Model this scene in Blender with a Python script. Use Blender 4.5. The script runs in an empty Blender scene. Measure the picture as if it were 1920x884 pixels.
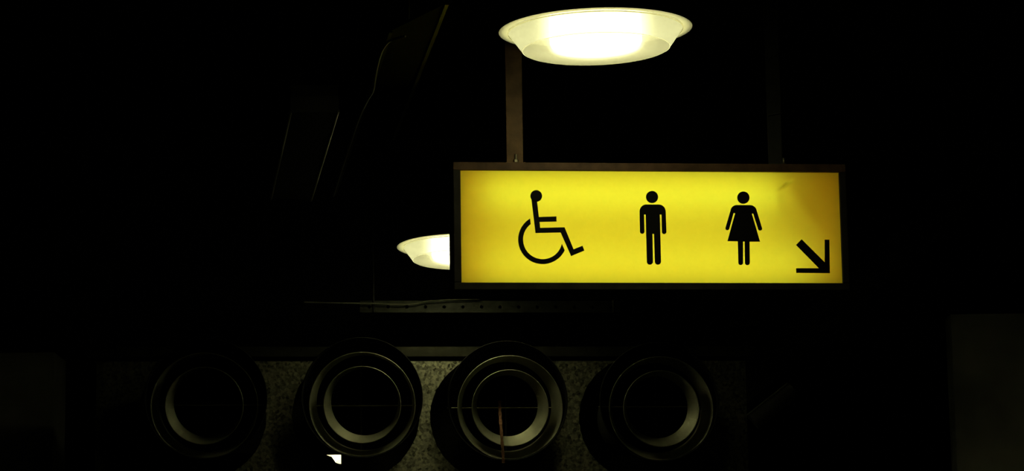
import bpy, bmesh, math, random
from mathutils import Vector, Matrix
random.seed(7)
SC = bpy.context.scene
COL = SC.collection
PI = math.pi

# ------------------------------------------------------------------ camera
F = 5000.0                                   # focal length in pixels of the 1920x884 frame
CAM_Z = 1.6
PITCH = math.atan(884.0 / F)
ROLL = math.radians(-0.8)
cam_data = bpy.data.cameras.new('camera')
cam = bpy.data.objects.new('camera', cam_data)
COL.objects.link(cam)
cam_data.sensor_width = 36.0
cam_data.lens = F / 1920.0 * 36.0
cam_data.clip_end = 200
CM = Matrix.Translation((0, 0, CAM_Z)) @ Matrix.Rotation(PI / 2 + PITCH, 4, 'X') @ Matrix.Rotation(ROLL, 4, 'Z')
cam.matrix_world = CM
SC.camera = cam

# ------------------------------------------------------------------ world, exposure
world = bpy.data.worlds.new('world')
SC.world = world
world.use_nodes = True
world.node_tree.nodes['Background'].inputs[0].default_value = (0.5, 0.55, 0.5, 1)
world.node_tree.nodes['Background'].inputs[1].default_value = 0.0
SC.view_settings.view_transform = 'Standard'
SC.view_settings.look = 'None'
SC.view_settings.exposure = 0.0
SC.view_settings.gamma = 1.0
SC.view_settings.use_curve_mapping = False
BULB = 9.0                                   # radiance of the glowing lamp globes
TUBE = 3.5                                   # radiance of the tubes inside the sign


def ray(px, py):
    d = Vector(((px - 960.0) / F, -(py - 442.0) / F, -1.0))
    return (CM.to_3x3() @ d).normalized()


def onplane(px, py, p0, n):
    o = Vector((0, 0, CAM_Z)); d = ray(px, py)
    return o + d * ((p0 - o).dot(n) / d.dot(n))


def at(px, py, Y):
    return onplane(px, py, Vector((0, Y, 0)), Vector((0, 1, 0)))


def atz(px, py, Z):
    return onplane(px, py, Vector((0, 0, Z)), Vector((0, 0, 1)))


# ------------------------------------------------------------------ helpers
def empty(name, loc, label, cat, rotz=0.0, group=None):
    o = bpy.data.objects.new(name, None)
    o.empty_display_size = 0.1
    COL.objects.link(o)
    o.location = loc
    o.rotation_euler = (0, 0, rotz)
    tag(o, label, cat, group)
    return o


def tag(o, label, cat, group=None):
    o['label'] = label
    o['category'] = cat
    if group:
        o['group'] = group
    return o


def build(name, bm, mat, parent=None, smooth=False, label=None, kind=None):
    bmesh.ops.recalc_face_normals(bm, faces=bm.faces)
    me = bpy.data.meshes.new(name)
    bm.to_mesh(me)
    bm.free()
    me.materials.append(mat)
    if smooth:
        me.polygons.foreach_set('use_smooth', [True] * len(me.polygons))
        try:
            me.set_sharp_from_angle(angle=math.radians(38))
        except Exception:
            pass
    o = bpy.data.objects.new(name, me)
    COL.objects.link(o)
    if parent:
        o.parent = parent
    if label:
        o['label'] = label
    if kind:
        o['kind'] = kind
    return o


def box(bm, lo, hi, bevel=0.0):
    r = bmesh.ops.create_cube(bm, size=1.0)
    vs = r['verts']
    for v in vs:
        v.co = Vector([lo[i] + (v.co[i] + 0.5) * (hi[i] - lo[i]) for i in range(3)])
    if bevel > 0:
        es = list({e for v in vs for e in v.link_edges})
        bmesh.ops.bevel(bm, geom=es, offset=bevel, segments=2, affect='EDGES', profile=0.5)
    return bm


def bx(lo, hi, bevel=0.0):
    return box(bmesh.new(), lo, hi, bevel)


def lathe(profile, seg=96, axis='Z', bm=None, closed=False):
    """profile: list of (radius, height). axis Z: height is z. axis Y: height is y (depth)."""
    bm = bm or bmesh.new()
    rings = []
    for r, h in profile:
        ring = []
        if r < 1e-6:
            v = bm.verts.new((0, 0, h) if axis == 'Z' else (0, h, 0))
            ring = [v] * seg
        else:
            for k in range(seg):
                a = 2 * PI * k / seg
                c, s = r * math.cos(a), r * math.sin(a)
                ring.append(bm.verts.new((c, s, h) if axis == 'Z' else (c, h, s)))
        rings.append(ring)
    pairs = list(zip(rings[:-1], rings[1:]))
    if closed:
        pairs.append((rings[-1], rings[0]))
    for A, B in pairs:
        for k in range(seg):
            q = []
            for v in (A[k], A[(k + 1) % seg], B[(k + 1) % seg], B[k]):
                if v not in q:
                    q.append(v)
            if len(q) >= 3:
                try:
                    bm.faces.new(q)
                except ValueError:
                    pass
    return bm


def tube(pts, r, seg=10, bm=None, flat=None):
    """a round tube along points, in mesh; flat = (rx, rz) squashes it"""
    bm = bm or bmesh.new()
    pts = [Vector(p) for p in pts]
    prev = None
    rings = []
    for i, p in enumerate(pts):
        t = (pts[min(i + 1, len(pts) - 1)] - pts[max(i - 1, 0)]).normalized()
        ref = Vector((0, 0, 1)) if abs(t.z) < 0.9 else Vector((0, 1, 0))
        u = t.cross(ref).normalized() if prev is None else (prev - t * prev.dot(t)).normalized()
        prev = u
        w = t.cross(u)
        ra, rb = (r, r) if flat is None else flat
        rings.append([bm.verts.new(p + u * (ra * math.cos(2 * PI * k / seg)) + w * (rb * math.sin(2 * PI * k / seg))) for k in range(seg)])
    for A, B in zip(rings[:-1], rings[1:]):
        for k in range(seg):
            bm.faces.new((A[k], A[(k + 1) % seg], B[(k + 1) % seg], B[k]))
    bm.faces.new(rings[0][::-1])
    bm.faces.new(rings[-1])
    return bm


def smooth_path(ctrl, n=8):
    """Catmull-Rom through the control points"""
    c = [Vector(p) for p in ctrl]
    c = [c[0] * 2 - c[1]] + c + [c[-1] * 2 - c[-2]]
    out = []
    for i in range(1, len(c) - 2):
        for k in range(n):
            t = k / n
            p0, p1, p2, p3 = c[i - 1:i + 3]
            out.append(0.5 * ((2 * p1) + (p2 - p0) * t + (2 * p0 - 5 * p1 + 4 * p2 - p3) * t * t + (3 * p1 - p0 - 3 * p2 + p3) * t ** 3))
    out.append(c[-2])
    return out


# ------------------------------------------------------------------ materials
def mat(name, color, rough=0.6, metal=0.0, noise=None, amount=0.3, bump=0.0, spec=0.5):
    m = bpy.data.materials.new(name)
    m.use_nodes = True
    nt = m.node_tree
    b = nt.nodes['Principled BSDF']
    b.inputs['Base Color'].default_value = (*color, 1)
    b.inputs['Roughness'].default_value = rough
    b.inputs['Metallic'].default_value = metal
    b.inputs['Specular IOR Level'].default_value = spec
    if noise:
        tc = nt.nodes.new('ShaderNodeTexCoord')
        n = nt.nodes.new('ShaderNodeTexNoise')
        n.inputs['Scale'].default_value = noise
        n.inputs['Detail'].default_value = 4
        nt.links.new(tc.outputs['Object'], n.inputs['Vector'])
        r = nt.nodes.new('ShaderNodeValToRGB')
        r.color_ramp.elements[0].position = 0.3
        r.color_ramp.elements[1].position = 0.7
        r.color_ramp.elements[0].color = (*[c * (1 - amount) for c in color], 1)
        r.color_ramp.elements[1].color = (*[min(1, c * (1 + amount)) for c in color], 1)
        nt.links.new(n.outputs['Fac'], r.inputs['Fac'])
        nt.links.new(r.outputs['Color'], b.inputs['Base Color'])
        if bump:
            bp = nt.nodes.new('ShaderNodeBump')
            bp.inputs['Strength'].default_value = bump
            bp.inputs['Distance'].default_value = 0.01
            nt.links.new(n.outputs['Fac'], bp.inputs['Height'])
            nt.links.new(bp.outputs['Normal'], b.inputs['Normal'])
    return m


M = {}
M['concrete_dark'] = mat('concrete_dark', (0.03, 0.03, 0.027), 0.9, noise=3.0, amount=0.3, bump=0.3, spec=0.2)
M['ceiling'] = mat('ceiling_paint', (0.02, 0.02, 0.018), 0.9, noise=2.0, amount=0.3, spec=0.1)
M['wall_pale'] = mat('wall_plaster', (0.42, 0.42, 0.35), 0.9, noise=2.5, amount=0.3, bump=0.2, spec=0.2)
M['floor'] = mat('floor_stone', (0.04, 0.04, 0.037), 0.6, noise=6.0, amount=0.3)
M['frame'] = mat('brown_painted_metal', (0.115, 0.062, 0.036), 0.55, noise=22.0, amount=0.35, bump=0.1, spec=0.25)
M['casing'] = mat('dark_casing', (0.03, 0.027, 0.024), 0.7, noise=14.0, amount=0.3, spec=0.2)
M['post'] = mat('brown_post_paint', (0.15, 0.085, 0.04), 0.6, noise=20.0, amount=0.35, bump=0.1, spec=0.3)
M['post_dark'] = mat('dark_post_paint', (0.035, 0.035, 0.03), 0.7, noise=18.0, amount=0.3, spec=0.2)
M['bolt'] = mat('zinc_bolt', (0.25, 0.23, 0.16), 0.4, 0.8)
M['cream'] = mat('cream_reflector', (0.86, 0.43, 0.12), 0.8, noise=8.0, amount=0.05)
M['vinyl'] = mat('black_vinyl', (0.004, 0.004, 0.004), 0.6, spec=0.15)
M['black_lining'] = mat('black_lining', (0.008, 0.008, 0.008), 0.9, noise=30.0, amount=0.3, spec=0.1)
M['sleeve'] = mat('dark_sleeve', (0.05, 0.05, 0.047), 0.75, noise=10.0, amount=0.25, spec=0.2)
M['rim'] = mat('dark_rim', (0.012, 0.012, 0.011), 0.8, spec=0.15)
M['ring'] = mat('grey_ring_metal', (0.68, 0.68, 0.52), 0.46, 0.76, noise=9.0, amount=0.2, spec=0.35)
M['bar'] = mat('bare_bar', (0.75, 0.72, 0.5), 0.35, 0.9)
M['rail'] = mat('perforated_rail', (0.045, 0.047, 0.037), 0.42, 0.8, noise=25.0, amount=0.25, spec=0.2)
M['ledge'] = mat('ledge_metal', (0.05, 0.05, 0.036), 0.4, 0.8, noise=16.0, amount=0.3, spec=0.2)
M['cable_pale'] = mat('pale_cable', (0.5, 0.48, 0.36), 0.4)
M['cable_dark'] = mat('dark_cable', (0.20, 0.20, 0.18), 0.35)
M['tray'] = mat('tray_metal', (0.06, 0.06, 0.055), 0.45, 0.3, noise=10.0, amount=0.2)
M['trough'] = mat('trough_paint', (0.10, 0.10, 0.09), 0.4, 0.0, noise=8.0, amount=0.15)
M['ribbon'] = mat('brown_ribbon', (0.34, 0.17, 0.10), 0.8, noise=60.0, amount=0.5, bump=0.3, spec=0.2)
M['housing'] = mat('black_housing', (0.015, 0.015, 0.014), 0.7, spec=0.2)
M['reflector'] = mat('pale_reflector', (0.42, 0.41, 0.33), 0.7)


def galvanised():
    m = bpy.data.materials.new('galvanised_sheet')
    m.use_nodes = True
    nt = m.node_tree
    b = nt.nodes['Principled BSDF']
    tc = nt.nodes.new('ShaderNodeTexCoord')
    v = nt.nodes.new('ShaderNodeTexVoronoi')
    v.inputs['Scale'].default_value = 70.0
    n = nt.nodes.new('ShaderNodeTexNoise')
    n.inputs['Scale'].default_value = 90.0
    n.inputs['Detail'].default_value = 3.0
    nt.links.new(tc.outputs['Object'], v.inputs['Vector'])
    nt.links.new(tc.outputs['Object'], n.inputs['Vector'])
    mix = nt.nodes.new('ShaderNodeMix')
    mix.data_type = 'RGBA'
    mix.inputs[0].default_value = 0.5
    nt.links.new(v.outputs['Color'], mix.inputs[6])
    nt.links.new(n.outputs['Fac'], mix.inputs[7])
    bw = nt.nodes.new('ShaderNodeRGBToBW')
    nt.links.new(mix.outputs[2], bw.inputs[0])
    r = nt.nodes.new('ShaderNodeValToRGB')
    r.color_ramp.elements[0].position = 0.25
    r.color_ramp.elements[0].color = (0.08, 0.08, 0.055, 1)
    r.color_ramp.elements[1].position = 0.8
    r.color_ramp.elements[1].color = (0.85, 0.85, 0.62, 1)
    nt.links.new(bw.outputs[0], r.inputs['Fac'])
    nt.links.new(r.outputs['Color'], b.inputs['Base Color'])
    b.inputs['Metallic'].default_value = 0.9
    b.inputs['Roughness'].default_value = 0.30
    bp = nt.nodes.new('ShaderNodeBump')
    bp.inputs['Strength'].default_value = 0.2
    bp.inputs['Distance'].default_value = 0.002
    nt.links.new(bw.outputs[0], bp.inputs['Height'])
    nt.links.new(bp.outputs['Normal'], b.inputs['Normal'])
    return m


M['galvanised'] = galvanised()


def emitter(name, color, strength):
    m = bpy.data.materials.new(name)
    m.use_nodes = True
    nt = m.node_tree
    nt.nodes.remove(nt.nodes['Principled BSDF'])
    e = nt.nodes.new('ShaderNodeEmission')
    e.inputs[0].default_value = (*color, 1)
    e.inputs[1].default_value = strength
    nt.links.new(e.outputs[0], nt.nodes['Material Output'].inputs['Surface'])
    return m


M['globe'] = emitter('glowing_globe', (0.98, 0.98, 0.61), BULB)
M['tube'] = emitter('glowing_tube', (0.93, 1.19, 0.85), TUBE)


def acrylic(name, color, trans, clear, gloss, soft=0.0):
    """translucent plastic: scatters what shines behind it, lets a little straight through"""
    m = bpy.data.materials.new(name)
    m.use_nodes = True
    nt = m.node_tree
    nt.nodes.remove(nt.nodes['Principled BSDF'])
    tl = nt.nodes.new('ShaderNodeBsdfTranslucent')
    tl.inputs[0].default_value = (*[c * trans for c in color], 1)
    tp = nt.nodes.new('ShaderNodeBsdfTransparent')
    tp.inputs[0].default_value = (*[c for c in color], 1)
    df = nt.nodes.new('ShaderNodeBsdfDiffuse')
    df.inputs[0].default_value = (*[c * 0.5 for c in color], 1)
    m1 = nt.nodes.new('ShaderNodeMixShader')
    m1.inputs[0].default_value = gloss
    nt.links.new(tl.outputs[0], m1.inputs[1])
    nt.links.new(df.outputs[0], m1.inputs[2])
    m2 = nt.nodes.new('ShaderNodeMixShader')
    m2.inputs[0].default_value = clear
    nt.links.new(m1.outputs[0], m2.inputs[1])
    nt.links.new(tp.outputs[0], m2.inputs[2])
    last = m2
    if soft:
        rf = nt.nodes.new('ShaderNodeBsdfRefraction')
        rf.inputs['Color'].default_value = (*color, 1)
        rf.inputs['Roughness'].default_value = 0.6
        rf.inputs['IOR'].default_value = 1.2
        last = nt.nodes.new('ShaderNodeMixShader')
        last.inputs[0].default_value = soft
        nt.links.new(m2.outputs[0], last.inputs[1])
        nt.links.new(rf.outputs[0], last.inputs[2])
    nt.links.new(last.outputs[0], nt.nodes['Material Output'].inputs['Surface'])
    return m


M['diffuser'] = acrylic('lamp_diffuser_plastic', (1.0, 0.985, 0.80), 0.33, 0.10, 0.25, 0.14)
M['flange'] = acrylic('lamp_flange_plastic', (0.92, 0.89, 0.66), 0.85, 0.0, 0.2)
M['cover'] = acrylic('lamp_cover_plastic', (1.0, 0.97, 0.76), 0.31, 0.40, 0.2, 0.12)
M['bead'] = acrylic('lamp_bead_plastic', (1.0, 0.98, 0.85), 1.0, 0.0, 0.2)
M['yellow'] = acrylic('yellow_sign_acrylic', (0.92, 0.92, 0.055), 1.0, 0.0, 0.06)

# ------------------------------------------------------------------ setting
CEIL = CAM_Z + 3.12
YAW = math.atan(0.1)                          # the hall runs a little to the left of the view
AX = Vector((math.cos(YAW), math.sin(YAW), 0))    # along the sign
DX = Vector((-math.sin(YAW), math.cos(YAW), 0))   # down the hall


def struct(name, bm, m, parent=None):
    return build(name, bm, m, parent, kind='structure')


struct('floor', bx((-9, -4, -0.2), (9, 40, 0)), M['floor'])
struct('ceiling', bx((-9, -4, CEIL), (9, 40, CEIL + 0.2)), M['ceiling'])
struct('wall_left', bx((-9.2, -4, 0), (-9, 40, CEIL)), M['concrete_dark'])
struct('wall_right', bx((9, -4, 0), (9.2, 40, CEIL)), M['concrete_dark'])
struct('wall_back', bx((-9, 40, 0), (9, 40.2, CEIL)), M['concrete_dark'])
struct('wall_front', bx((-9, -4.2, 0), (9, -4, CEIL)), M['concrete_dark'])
# downstand beam that crosses under the ceiling behind the sign
b0 = atz(800, 262, CEIL - 0.20)
bm = bx((-9, 0, CEIL - 0.20), (9, 0.35, CEIL))
bmesh.ops.rotate(bm, verts=bm.verts, cent=(0, 0, 0), matrix=Matrix.Rotation(YAW, 3, 'Z'))
bmesh.ops.translate(bm, verts=bm.verts, vec=(0, b0.y, 0))
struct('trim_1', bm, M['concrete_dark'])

# ------------------------------------------------------------------ lamps
LAMP_D = 8.85
RF = 187.0 / F * LAMP_D                       # flange radius, about 0.34 m


def pendant_lamp(loc, label, tilt=(0, 0), globe=None):
    t = empty('pendant_lamp', loc, label, 'lamp', group=None)
    t.rotation_euler = (tilt[0], tilt[1], 0)
    R1 = RF * 0.905                            # where the cone leaves the flange
    R2 = RF * 0.757                            # bottom disc
    H = 0.067
    UP = 0.13
    build('housing', lathe([(0, UP), (RF * 0.80, UP), (RF * 0.92, UP - 0.02), (RF * 0.996, 0.012), (RF * 1.002, 0.006), (RF * 1.003, -0.0015), (RF * 0.999, -0.0015)]), M['housing'], t, True)
    build('reflector', lathe([(0, UP - 0.02), (RF * 0.76, UP - 0.02), (RF * 0.89, UP - 0.03), (RF * 0.965, 0.010)]), M['reflector'], t, True)
    build('flange', lathe([(R1 - 0.004, 0.0), (RF * 0.97, 0.0005), (RF, 0.0)]),
          M['flange'], t, True)
    build('diffuser', lathe([(R1, 0.0), (R1 - 0.002, -0.005), (R1 - 0.006, -0.010), (R2 + 0.002, -H)]), M['diffuser'], t, True)
    build('bottom_cover', lathe([(R2, -H - 0.0005), (R2 - 0.004, -H - 0.0035), (R2 * 0.6, -H - 0.005), (R2 * 0.3, -H - 0.006), (0, -H - 0.0065)]), M['cover'], t, True)
    build('bead_ring', lathe([(R2 + 0.0005, -H + 0.0012), (R2 + 0.0028, -H), (R2 + 0.0005, -H - 0.0012)], closed=True), M['bead'], t, True)
    build('bead_ring', lathe([(R1 - 0.001, -0.0035), (R1 + 0.002, -0.005), (R1 - 0.001, -0.008)], closed=True), M['bead'], t, True)
    rg = RF * 0.475
    g = build('globe', lathe([(0, 0.095), (rg * 0.85, 0.095), (rg, 0.075), (rg, -H + 0.024), (rg * 0.97, -H + 0.013), (rg * 0.88, -H + 0.006), (rg * 0.7, -H + 0.003), (0, -H + 0.002)], seg=64),
              globe or M['globe'], t, True)
    top = CEIL - loc[2]
    build('suspension_rod', tube([(0, 0, UP), (0, 0, top)], 0.011), M['housing'], t, True)
    build('ceiling_rose', lathe([(0, top - 0.05), (0.03, top - 0.05), (0.065, top - 0.01), (0.065, top), (0, top)], seg=32), M['housing'], t, True)
    return t


p1 = at(1116.5, 56, LAMP_D)
LZ = p1.z


def lamp_at(px, py):
    return atz(px, py, LZ)


pendant_lamp(p1, 'large round glowing lamp hanging above the yellow sign', (math.radians(1.4), math.radians(-1.0)))
p2 = lamp_at(868, 463)
pendant_lamp(p2, 'round glowing lamp half hidden behind the left end of the yellow sign', (math.radians(-1.7), 0))
p3 = lamp_at(681, 852.5)
far_globe = emitter('glowing_globe_far', (1.0, 0.97, 0.72), BULB * 2.5)
pendant_lamp(p3, 'small far lamp whose bright tip shows below the second duct from the left', (math.radians(-2.5), 0), far_globe)
pendant_lamp(Vector((5.0, 13.6, LZ)), 'round lamp hanging further right, past the edge of the picture')
print('LAMPS', p1, p2, p3)

# ------------------------------------------------------------------ the illuminated sign
SN = Vector((math.sin(YAW), -math.cos(YAW), 0))
S0 = at(1220, 427, 9.5)
sign = empty('toilet_sign', S0, 'long yellow backlit sign with black wheelchair, man, woman and arrow symbols', 'sign', YAW)
SI = Matrix.Translation(S0) @ Matrix.Rotation(YAW, 4, 'Z')
SI = SI.inverted()


def S(px, py, depth=0.0):
    """pixel -> sign's own coordinates on the plane 'depth' behind its face"""
    p = SI @ onplane(px, py, S0 - SN * depth, SN)
    return p


xl = (S(863, 321).x + S(865, 531).x) / 2
xr = (S(1574.5, 324).x + S(1577, 532).x) / 2
zt = (S(863, 320.5).z + S(1574.5, 324).z) / 2
zb = (S(865, 531).z + S(1577, 532).z) / 2
print('SIGN', xl, xr, zt, zb)
px_m = 9.5 / F
fl, fr, ft, fb = xl - 14 * px_m, xr + 13 * px_m, zt + 15.5 * px_m, zb - 14 * px_m
FD = -0.012                                   # the frame stands proud of the face
DEP = 0.235

# frame members, mitred look: rails between stiles
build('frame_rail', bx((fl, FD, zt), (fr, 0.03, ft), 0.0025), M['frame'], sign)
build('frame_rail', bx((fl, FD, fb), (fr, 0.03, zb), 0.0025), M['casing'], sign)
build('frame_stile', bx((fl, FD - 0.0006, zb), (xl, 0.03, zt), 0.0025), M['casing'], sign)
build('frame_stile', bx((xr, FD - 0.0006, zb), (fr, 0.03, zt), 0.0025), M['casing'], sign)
bm = bmesh.new()
box(bm, (fl + .003, 0.03, ft - 0.02), (fr - .003, DEP, ft - 0.003))
box(bm, (fl + .003, 0.03, fb + 0.003), (fr - .003, DEP, fb + 0.02))
box(bm, (fl + .003, 0.03, fb + 0.02), (fl + 0.02, DEP, ft - 0.02))
box(bm, (fr - 0.02, 0.03, fb + 0.02), (fr - .003, DEP, ft - 0.02))
box(bm, (fl + 0.02, DEP - 0.01, fb + 0.02), (fr - 0.02, DEP, ft - 0.02))
build('casing', bm, M['casing'], sign)
# cream tray inside that throws the tube light forward
bm = bmesh.new()
tl, tr, tb, tt, td = xl - 0.004, xr + 0.004, zb - 0.004, zt + 0.004, 0.17
V = [bm.verts.new(c) for c in ((tl, 0.004, tb), (tr, 0.004, tb), (tr, 0.004, tt), (tl, 0.004, tt),
                               (tl + .02, td, tb + .02), (tr - .02, td, tb + .02), (tr - .02, td, tt - .02), (tl + .02, td, tt - .02))]
for q in ((0, 1, 5, 4), (1, 2, 6, 5), (2, 3, 7, 6), (3, 0, 4, 7), (4, 5, 6, 7)):
    bm.faces.new([V[i] for i in q])
build('reflector_tray', bm, M['cream'], sign)
# two fluorescent tubes
for (pxa, pxb, py, yy) in ((905, 1462, 362, 0.088), (900, 1525, 492, 0.115)):
    a, b = S(pxa, py), S(pxb, py)
    build('fluorescent_tube', tube([(a.x, yy, a.z), (b.x, yy, a.z)], 0.013, 16), M['tube'], sign, True)

# the face: two sheets meeting at a seam; the right one is dented near its top
dent = S(1474, 346)


def face_panel(x0, x1, nx, nz, yy):
    bm = bmesh.new()
    g = []
    for j in range(nz + 1):
        row = []
        for i in range(nx + 1):
            x = x0 + (x1 - x0) * i / nx
            z = (zb - 0.003) + (zt - zb + 0.006) * j / nz
            dx, dz = x - dent.x, z - dent.z
            u = (dx * 0.85 + dz * 0.53); w = (-dx * 0.53 + dz * 0.85)
            f1 = dx * 0.80 + dz * 0.60                                   # across the fold that runs down to the right
            y = (yy - 0.010 * math.exp(-(u / 0.022) ** 2 - (w / 0.0055) ** 2)
                 + (0.003 * math.exp(-(f1 / 0.030) ** 2) * math.exp(-((dx - 0.07) / 0.09) ** 2) if dx > -0.15 else 0)
                 + 0.003 * math.exp(-((dx + 0.035) / 0.02) ** 2 - ((dz + 0.05) / 0.05) ** 2))
            row.append(bm.verts.new((x, y, z)))
        g.append(row)
    for j in range(nz):
        for i in range(nx):
            bm.faces.new((g[j][i], g[j][i + 1], g[j + 1][i + 1], g[j + 1][i]))
    return build('face_panel', bm, M['yellow'], sign, True)


xs = S(1315, 430).x
face_panel(xl - 0.003, xs, 2, 2, 0.0)
face_panel(xs, xr + 0.003, 170, 130, 0.0006)


# pictograms: cut vinyl, 1 mm thick, laid on the face
def symbol(name, shapes, label):
    bm = bmesh.new()
    for pts in shapes:
        vs = []
        for (px, py) in pts:
            q = S(px, py)
            vs.append(bm.verts.new((q.x, -0.0045, q.z)))
        f = bm.faces.new(vs)
        f.normal_update()
        tri = bmesh.ops.triangulate(bm, faces=[f])['faces']
        ex = bmesh.ops.extrude_face_region(bm, geom=tri)
        for v in ex['geom']:
            if isinstance(v, bmesh.types.BMVert):
                v.co.y += 0.0012
    return build(name, bm, M['vinyl'], sign, label=label)


def circ(cx, cy, r, n=40):
    return [(cx + r * math.cos(2 * PI * k / n), cy + r * math.sin(2 * PI * k / n)) for k in range(n)]


def arc(cx, cy, r, a0, a1, n=8):
    return [(cx + r * math.cos(math.radians(a0 + (a1 - a0) * k / n)), cy + r * math.sin(math.radians(a0 + (a1 - a0) * k / n))) for k in range(n + 1)]


def earc(cx, cy, rx, ry, a0, a1, n=8):
    return [(cx + rx * math.cos(math.radians(a0 + (a1 - a0) * k / n)), cy + ry * math.sin(math.radians(a0 + (a1 - a0) * k / n))) for k in range(n + 1)]


def sc(pts, ox, oy, s):
    return [(ox + x * s, oy + y * s) for x, y in pts]


k = 150 / 780
body = [(186, 160), (228, 508), (473, 503), (575, 733), (704, 679), (686, 632), (599, 667), (511, 452), (273, 458), (268, 400),
        (433, 396), (432, 346), (261, 352), (243, 196)]
ao, bo = math.degrees(math.atan2(372 - 572, 178 - 298)), math.degrees(math.atan2(676 - 572, 512 - 298))
ai, bi = math.degrees(math.atan2(423 - 572, 183 - 298)), math.degrees(math.atan2(614 - 572, 486 - 298))
wheel = arc(298, 572, 239, ao + 360, bo, 60) + arc(298, 572, 191, bi, ai + 360, 60)
symbol('wheelchair_symbol', [sc(circ(235, 147, 57), 960, 340, k), sc(body, 960, 340, k), sc(wheel, 960, 340, k)], 'black wheelchair user symbol')

k = 90 / 468
man = ([(158, 230), (287, 230)] + earc(285, 300, 68, 70, -85, 0, 10) + [(360, 495)] + arc(338, 496, 22, 0, 180, 10) + [(312, 328), (296, 328), (307, 787)]
       + arc(277, 787, 30, 0, 180, 12) + [(239, 517), (224, 517), (229, 787)] + arc(199, 787, 30, 0, 180, 12) + [(158, 328), (142, 328), (146, 494)]
       + arc(124, 494, 22, 0, 180, 10) + [(98, 300)] + earc(162, 300, 64, 70, 180, 265, 10))
symbol('man_symbol', [sc(circ(220, 157, 59), 1180, 340, k), sc(man, 1180, 340, k)], 'black standing man symbol')

k = 100 / 520
woman = ([(188, 235), (316, 236)] + earc(316, 298, 66, 62, -85, -12, 8) + [(434, 459)] + arc(415, 464, 20, -12, 162, 10) + [(348, 318), (334, 318), (414, 592), (313, 592), (315, 797)]
         + arc(291, 797, 24, 0, 180, 10) + [(264, 591), (249, 591), (249, 797)] + arc(226, 797, 23, 0, 180, 10) + [(198, 589), (97, 587), (172, 315), (157, 313), (113, 470)]
         + arc(96, 461, 19, 18, 192, 10) + [(128, 285)] + earc(190, 296, 64, 61, 190, 265, 8))
symbol('woman_symbol', [sc(circ(252, 163, 60), 1345, 340, k), sc(woman, 1345, 340, k)], 'black woman in dress symbol')

k = 100 / 884
arrow = [(108, 178), (200, 84), (584, 467), (582, 90), (660, 90), (668, 645), (112, 640), (108, 565), (488, 565)]
symbol('arrow_symbol', [sc(arrow, 1480, 440, k)], 'black arrow pointing down to the right')


# posts from the ceiling
def hanger_post(pxa, pxb, m, dep, label, bolt_px):
    a, b = S(pxa, 300, dep).x, S(pxb, 300, dep).x
    top = CEIL - S0.z
    bm = bmesh.new()
    box(bm, (a, dep, ft + 0.004), (b, dep + 0.006, top), 0.001)          # angle section: front leaf
    box(bm, (b - 0.006, dep + 0.006, ft + 0.004), (b, dep + 0.045, top), 0.001)   # and side leaf
    p = build('hanger_post', bm, m, sign, label=label)
    build('base_plate', bx((a - 0.004, dep - 0.012, ft - 0.003), (b + 0.008, dep + 0.06, ft + 0.004), 0.001), m, p)
    c = S(bolt_px, 297, dep)
    bm = lathe([(0, 0.011), (0.0085, 0.011), (0.010, 0.009), (0.010, 0.0), (0, 0.0)], seg=6)
    lathe([(0, 0.03), (0.0045, 0.03), (0.0045, 0.011)], seg=12, bm=bm)
    bmesh.ops.translate(bm, verts=bm.verts, vec=(c.x, dep - 0.004, ft + 0.004))
    build('bolt', bm, M['bolt'], p)
    return p


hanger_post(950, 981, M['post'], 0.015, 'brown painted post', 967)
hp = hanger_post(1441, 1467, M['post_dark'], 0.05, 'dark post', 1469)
a, b = S(1440, 217, 0.048), S(1468, 212, 0.048)
build('wire_tie', tube([(a.x, 0.046, a.z), (b.x, 0.046, b.z)], 0.0025, 8), M['tray'], hp, True)

# ------------------------------------------------------------------ panel with four air ducts
RIM_Y, LEN = 13.35, 0.76
D0 = at(960, 760, RIM_Y)
DN = SN
P0 = D0 + DX * LEN                            # a point on the panel's plane


def on_rim(px, py):
    return onplane(px, py, D0, DN)


def on_panel(px, py):
    return onplane(px, py, P0, DN)


panel = empty('duct_panel', Vector((P0.x, P0.y, 0)), 'grey galvanised panel that carries the four round ducts', 'panel', YAW)
PI_ = (Matrix.Translation(Vector((P0.x, P0.y, 0))) @ Matrix.Rotation(YAW, 4, 'Z')).inverted()


def PL(px, py):
    return PI_ @ on_panel(px, py)


ztop = PL(810, 678).z
xa, xc = PL(180, 760).x, PL(1400, 760).x
HOLES = [PL(379, 781), PL(667, 780), PL(925, 784), PL(1203, 785)]
HR = 119 / F * P0.y
edges_ = [xa] + [(HOLES[i].x + HOLES[i + 1].x) / 2 for i in range(3)] + [xc]
bm = bmesh.new()
NH = 96
for i, h in enumerate(HOLES):
    x0, x1 = edges_[i], edges_[i + 1]
    z0_, z1_ = h.z - (ztop - h.z) * 1.3, ztop
    ang = sorted([2 * PI * k / NH for k in range(NH)] + [math.atan2(zz - h.z, xx - h.x) % (2 * PI) for xx in (x0, x1) for zz in (z0_, z1_)])
    fo, fi, bk = [], [], []
    for a_ in ang:
        c_, s_ = math.cos(a_), math.sin(a_)
        f_ = min(((x1 if c_ > 0 else x0) - h.x) / c_ if abs(c_) > 1e-9 else 1e9, ((z1_ if s_ > 0 else z0_) - h.z) / s_ if abs(s_) > 1e-9 else 1e9)
        rr = HR + random.uniform(-0.0022, 0.0022)        # roughly cut by hand
        fo.append(bm.verts.new((h.x + c_ * f_, 0, h.z + s_ * f_)))
        fi.append(bm.verts.new((h.x + c_ * rr, 0, h.z + s_ * rr)))
        bk.append(bm.verts.new((h.x + c_ * rr, 0.004, h.z + s_ * rr)))
    n_ = len(ang)
    for q in range(n_):
        r_ = (q + 1) % n_
        bm.faces.new((fo[q], fo[r_], fi[r_], fi[q]))
        bm.faces.new((fi[q], fi[r_], bk[r_], bk[q]))
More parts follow.
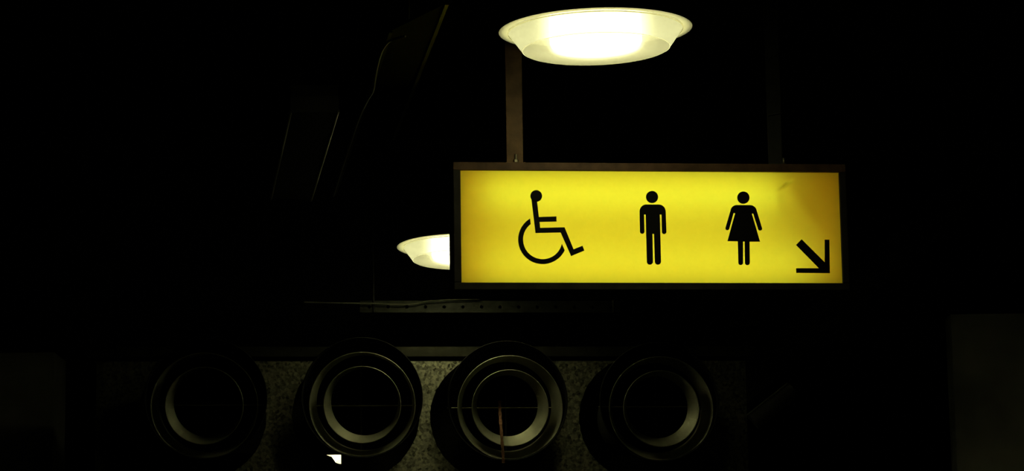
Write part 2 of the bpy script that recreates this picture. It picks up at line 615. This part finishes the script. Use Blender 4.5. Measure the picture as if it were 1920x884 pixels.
build('sheet', bm, M['galvanised'], panel)
zlow = min(h.z for h in HOLES) - (ztop - HOLES[0].z) * 1.1
# plenum behind the sheet: a dark box; its underside and a post leave the gap through which the far lamp shows
QB = P0 + DX * 0.35
QC = P0 + DX * 0.45
zp = (PI_ @ onplane(626, 853.5, QC, DN)).z
xp = (PI_ @ onplane(639.5, 860, QC, DN)).x
build('plenum_box', bx((xa, 0.35, zp), (xc, 0.45, ztop)), M['black_lining'], panel)
build('plenum_box', bx((xp, 0.35, 0.3), (xc, 0.45, zp)), M['black_lining'], panel)
zl0, zl1 = PL(810, 671).z, PL(810, 652).z
bm = bmesh.new()
box(bm, (xa - 0.05, -0.035, zl0), (xc + 0.05, 0.012, zl1), 0.002)
build('top_ledge', bm, M['ledge'], panel)
build('painted_shadow', bx((xa, 0.004, ztop), (xc, 0.012, zl0)), M['black_lining'], panel)  # black strip standing in for the shadow under the ledge
# legs that carry the left end of the panel
build('leg', bx((xa, 0.004, 0), (xa + 0.08, 0.35, ztop), 0.002), M['black_lining'], panel)
build('leg', bx((xc - 0.08, 0.004, 0), (xc, 0.35, ztop), 0.002), M['black_lining'], panel)

mpx = RIM_Y / F                               # metres per pixel at the rims


def air_duct(cx, cy, label, tilt, shrink, bars, ring_c, bar_y):
    c = on_rim(cx, cy)
    t = empty('air_duct', c, label, 'duct', YAW, 'round air ducts on the grey panel')
    R = 113 * mpx
    RS = 80 * mpx
    build('sleeve', lathe([(R, 0.004), (R * 0.997, 0.012), (111 * mpx, 0.05), (106 * mpx, 0.105), (RS, 0.20), (RS, LEN + 0.03)]), M['sleeve'], t, True)
    build('support_arm', bx((-0.02, LEN - 0.12, RS - 0.012), (0.02, LEN + 0.345, RS + 0.008), 0.002), M['black_lining'], t)
    build('lining', lathe([(R - 0.002, 0.001), (R - 0.006, 0.004), (R - 0.008, 0.012), (111 * mpx - 0.004, 0.05), (106 * mpx - 0.004, 0.105), (RS - 0.004, 0.20), (RS - 0.004, LEN), (0, LEN)]), M['black_lining'], t, True)
    # collar bead at the mouth
    build('rim', lathe([(R - 0.004, 0.0), (R, -0.004), (R + 0.003, 0.002), (R + 0.001, 0.012), (R - 0.004, 0.010)], closed=True), M['rim'], t, True)
    # nested cone rings, swivelled a little
    off = on_rim(*ring_c) - c
    ox, oz = off.dot(AX), off.z
    for name, r0, dr, dep, y0 in (('outer_ring', 99 * mpx, shrink * mpx, 0.085, 0.012), ('inner_ring', 72 * mpx, shrink * mpx, 0.060, 0.010)):
        b = 0.0024
        pr = [(r0 + b * math.cos(x), -b * math.sin(x)) for x in [0, PI / 4, PI / 2, 3 * PI / 4, PI]]
        pr += [(r0 - dr, dep), (r0 - dr + 0.003, dep)]
        bm = lathe([(r, h) for r, h in pr], seg=128, axis='Y', closed=True)
        sx, sz = tilt[0] * mpx, -tilt[1] * mpx
        for v in bm.verts:
            f_ = max(0.0, v.co.y) / dep
            v.co.x += sx * f_ + ox
            v.co.z += sz * f_ + oz
            v.co.y += y0
        build(name, bm, M['ring'], t, True)
    # sleeve, lining and rim were turned about z: lay them along the depth axis
    for o in t.children:
        if o.name.split('.')[0] in ('sleeve', 'lining', 'rim'):
            for v in o.data.vertices:
                x, y, z = v.co
                v.co = (x, z, y)
            o.data.flip_normals()
    yb = 0.10
    zb_ = (on_rim(cx, bar_y) - c).z
    if 'h' in bars:
        build('cross_bar', tube([(-R + 0.005, yb + 0.004, zb_), (R - 0.005, yb + 0.004, zb_)], 0.0032, 12), M['bar'], t, True)
    if 'v' in bars:
        build('cross_bar', bx((-0.004, yb + 0.021, -R * 0.9), (0.004, yb + 0.035, R * 0.9), 0.001), M['bar_dull'], t)
    return t


M['bar_dull'] = mat('dull_bar', (0.05, 0.05, 0.045), 0.7)
DUCTS = [
    ((386, 748), 'leftmost and dimmest of the four round air ducts', (7, -8), 8, 'hv', (383, 761), 756),
    ((679, 746), 'round air duct second from the left, above the small bright lamp tip', (5.5, -7.5), 9, 'hv', (679.5, 759), 757),
    ((952, 752), 'round air duct third from the left, a brown ribbon in its mouth', (-3.5, -6.5), 14, 'hv', (957, 765), 761),
    ((1236, 754), 'rightmost of the four round air ducts', (-5, -5), 13, 'hv', (1240.5, 766.5), 759),
]
duct_objs = [air_duct(c[0], c[1], lb, tl_, sh, bars, rc, by) for c, lb, tl_, sh, bars, rc, by in DUCTS]

# ribbon tied to the cross bar of the third duct, blown out over the rings
cr = duct_objs[2].location
CI = (Matrix.Translation(cr) @ Matrix.Rotation(YAW, 4, 'Z'))
path = []
for px, py, dep in ((937, 752, 0.115), (937, 762, 0.10), (937.5, 775, 0.06), (938.5, 790, 0.02), (940, 810, -0.008), (941.5, 832, -0.018), (943, 850, -0.022), (944, 869, -0.024)):
    path.append(onplane(px, py, D0 + DX * dep, DN))
pts = smooth_path(path, 5)
bm = bmesh.new()
rows = []
for i, p in enumerate(pts):
    w = 0.0072 + 0.0012 * math.sin(i * 1.3)
    tw = 0.25 * math.sin(i * 0.35)
    d = AX * math.cos(tw) + DX * math.sin(tw)
    n_ = DX * math.cos(tw) - AX * math.sin(tw)
    rows.append([bm.verts.new(p - d * w - n_ * 0.0012), bm.verts.new(p + d * w - n_ * 0.0012), bm.verts.new(p + d * w + n_ * 0.0012), bm.verts.new(p - d * w + n_ * 0.0012)])
for A, B in zip(rows[:-1], rows[1:]):
    for q in range(4):
        bm.faces.new((A[q], A[(q + 1) % 4], B[(q + 1) % 4], B[q]))
bm.faces.new(rows[0]); bm.faces.new(rows[-1])
tag(build('ribbon', bm, M['ribbon']), 'frayed brown ribbon hanging from the bar in the third duct', 'ribbon')

# ------------------------------------------------------------------ perforated rail, its rod and the cable on it
RY = P0 + DX * 0.02
rail_t = empty('perforated_rail', onplane(820, 578, RY, DN), 'dim grey rail with a row of round holes below the sign', 'rail', YAW)
RI = (Matrix.Translation(rail_t.location) @ Matrix.Rotation(YAW, 4, 'Z')).inverted()


def RL(px, py):
    return RI @ onplane(px, py, RY, DN)


z1, z0 = RL(832, 566).z, RL(832, 586.5).z
zc_ = RL(832, 576).z
step = RL(867.5, 576).x - RL(832.5, 576).x
x_first = RL(832.5 - 35 * 4, 576).x
bm = bmesh.new()
N = 12
for i in range(14):
    cx = x_first + i * step
    half = step / 2
    outer = []
    for q in range(N):
        a = 2 * PI * (q + 0.5) / N
        c, s = math.cos(a), math.sin(a)
        hz = (z1 - zc_) if s > 0 else (zc_ - z0)
        f_ = 1 / max(abs(c), abs(s))
        outer.append((cx + c * f_ * half, zc_ + s * f_ * hz))
    inner = [(cx + 0.0095 * math.cos(2 * PI * (q + 0.5) / N), zc_ + 0.0095 * math.sin(2 * PI * (q + 0.5) / N)) for q in range(N)]
    fo = [bm.verts.new((x, 0, z)) for x, z in outer]; fi = [bm.verts.new((x, 0, z)) for x, z in inner]
    bo_ = [bm.verts.new((x, 0.006, z)) for x, z in inner]
    for q in range(N):
        r_ = (q + 1) % N
        bm.faces.new((fo[q], fo[r_], fi[r_], fi[q]))
        bm.faces.new((fi[q], fi[r_], bo_[r_], bo_[q]))
web = build('web', bm, M['rail'], rail_t)
xe = x_first + 13.5 * step
build('top_flange', bx((x_first - step / 2, 0, z1), (xe, 0.05, z1 + 0.004)), M['rail'], rail_t)
build('back_strip', bx((x_first - step / 2, 0.04, z0), (xe, 0.044, z1)), M['black_lining'], rail_t)
# rods that hang the rail from the ceiling
for hx in (701, 1150):
    hq = RL(hx, 590)
    build('hanger_rod', tube([(hq.x, -0.007, z0), (hq.x - 0.012, -0.007, CEIL - rail_t.location.z)], 0.006), M['tray'], rail_t, True)
cab = [onplane(px, py, P0 - DX * 0.03, DN) for px, py in ((570, 567), (610, 568), (660, 569), (705, 569.5), (735, 571), (760, 571), (780, 569.5), (800, 565.5), (820, 564), (845, 562.5), (900, 561))]
tag(build('loose_cable', tube(smooth_path(cab, 6), 0.0036, 8), M['cable_pale'], None, True), 'thin pale loose cable lying along the perforated rail', 'cable')

# ------------------------------------------------------------------ under the ceiling, left: tray, cable, unlit trough
ZT = CAM_Z + 2.2
def hall_dir(pa, pb):
    d = (pb - pa); d.z = 0
    return d.normalized()


A0, A1 = atz(838, 8, ZT), atz(738, 262, ZT)
B0, B1 = atz(733, 60, ZT), atz(628, 366, ZT)
tray = empty('cable_tray', (A0.x, A0.y, ZT), 'long dark cable tray under the ceiling left of the large lamp', 'tray')
o_ = tray.location


def quad_prism(a, b, c, d, z0_, z1_):
    bm = bmesh.new()
    lo = [bm.verts.new((p.x - o_.x, p.y - o_.y, z0_ - o_.z)) for p in (a, b, c, d)]
    hi = [bm.verts.new((p.x - o_.x, p.y - o_.y, z1_ - o_.z)) for p in (a, b, c, d)]
    bm.faces.new(lo); bm.faces.new(hi)
    for i in range(4):
        bm.faces.new((lo[i], lo[(i + 1) % 4], hi[(i + 1) % 4], hi[i]))
    return bm


build('tray_floor', quad_prism(A0, A1, B1, B0, ZT + 0.004, ZT + 0.012), M['black_lining'], tray)
for (p, q) in ((A0, A1), (B0, B1)):
    e = hall_dir(p, q); s_ = Vector((-e.y, e.x, 0)) * 0.006
    build('side_lip', quad_prism(p - s_, q - s_, q + s_, p + s_, ZT - 0.002, ZT + 0.016), M['tray'], tray)
for f_ in (0.15, 0.8):
    p = (A0 + (A1 - A0) * f_ + B0 + (B1 - B0) * f_) / 2
    build('tray_hanger', tube([(p.x - o_.x, p.y - o_.y, 0.01), (p.x - o_.x, p.y - o_.y, CEIL - ZT)], 0.006), M['housing'], tray, True)
cb = [atz(px, py, ZT - 0.02) for px, py in ((760, 68), (742, 73), (728, 79), (716, 96), (708, 122), (703, 150), (699, 172), (689, 188), (672, 225), (655, 275), (640, 320), (625, 368))]
tag(build('hanging_cable', tube(smooth_path(cb, 6), 0.0045, 8), M['cable_dark'], None, True), 'dark cable curving along the left edge of the cable tray', 'cable')

ZF = CAM_Z + 2.25
fa, fb_, fc, fd = atz(545, 209, ZF), atz(634, 207, ZF), atz(583, 375, ZF), atz(508, 372, ZF)
tr_ = empty('trough_light', ((fa + fb_) / 2), 'unlit dark ceiling light box at the upper left', 'light')
o_ = tr_.location
build('body', quad_prism(fa, fb_, fc, fd, ZF, ZF + 0.10), M['tray'], tr_)
for (p, q) in ((fb_, fc), (fa, fd)):
    build('glint_strip', tube([p - o_ + Vector((0, 0, -0.003)), q - o_ + Vector((0, 0, -0.003))], 0.0055, 12), M['bar'], tr_, True)  # bright metal strips added to give the box edges a glint
e = hall_dir(fa, fb_); s_ = Vector((-e.y, e.x, 0)) * 0.01
build('end_cap', quad_prism(fa - s_, fb_ - s_, fb_ + s_, fa + s_, ZF - 0.004, ZF + 0.055), M['trough'], tr_)
for (p, q) in ((fa, fd), (fb_, fc)):
    h_ = (p * 0.5 + q * 0.5 + (fa + fc) / 2) / 2
    build('ceiling_hanger', tube([(h_.x - o_.x, h_.y - o_.y, 0.10), (h_.x - o_.x, h_.y - o_.y, CEIL - ZF)], 0.006), M['housing'], tr_, True)

# ------------------------------------------------------------------ right side: stair soffit, wall under it, stub pipe, plate
YS = 15.6
s0, s1 = at(1925, 300, YS), at(1575, 605, YS)
d_ = (s1 - s0)
lo_ = s0 + d_ * 1.6; hi_ = s0 - d_ * 1.2
bm = bmesh.new()
vs = []
for yy in (YS, YS + 3.0):
    for p in (lo_, hi_):
        vs.append(bm.verts.new((p.x, yy, p.z)))
        vs.append(bm.verts.new((p.x, yy, p.z + 0.25)))
for q in ((0, 2, 3, 1), (4, 5, 7, 6), (0, 1, 5, 4), (2, 6, 7, 3), (0, 4, 6, 2), (1, 3, 7, 5)):
    bm.faces.new([vs[i] for i in q])
struct('trim_2', bm, M['concrete_dark'])
w0 = at(1790, 760, 15.0)
struct('wall_side', bx((w0.x, 15.0, 0), (w0.x + 3.0, 15.2, at(1790, 590, 15.0).z)), M['wall_pale'])
w1 = at(100, 760, 15.0)
struct('trim_3', bx((w1.x - 2.0, 15.0, 0), (w1.x, 15.4, at(60, 662, 15.0).z)), M['wall_pale'])

q0, q1 = at(1412, 792, 14.2), at(1488, 732, 14.2)
e = (q1 - q0).normalized()
pipe = empty('stub_pipe', q0, 'short dark slanted pipe right of the rightmost duct', 'pipe')
build('pipe_body', tube([(0, 0, 0), tuple(q1 - q0)], 0.045, 24), M['sleeve'], pipe, True)
build('pipe_highlight', tube([tuple(Vector((-0.034, -0.025, 0.034))), tuple(q1 - q0 + Vector((-0.034, -0.025, 0.034)))], 0.004, 8), M['cable_dark'], pipe, True)  # paler strip laid along the pipe in place of its lit upper edge
build('bracket', tube([tuple((q1 - q0) * 0.5), tuple((q1 - q0) * 0.5 + DX * 0.7)], 0.015), M['housing'], pipe, True)
g0, g1 = at(1370, 613, 14.4), at(1424, 600, 14.4)
gp = empty('small_plate', ((g0.x + g1.x) / 2, 14.415, g0.z), 'small dim grey plate above the rightmost duct', 'plate')
gw, gh = (g1.x - g0.x) / 2, g1.z - g0.z
build('plate_face', bx((-gw, -0.015, 0), (gw, 0.015, gh), 0.002), M['rail'], gp)
build('hanger_rod', tube([(0, 0, gh), (0, 0, CEIL - g0.z)], 0.006), M['housing'], gp, True)
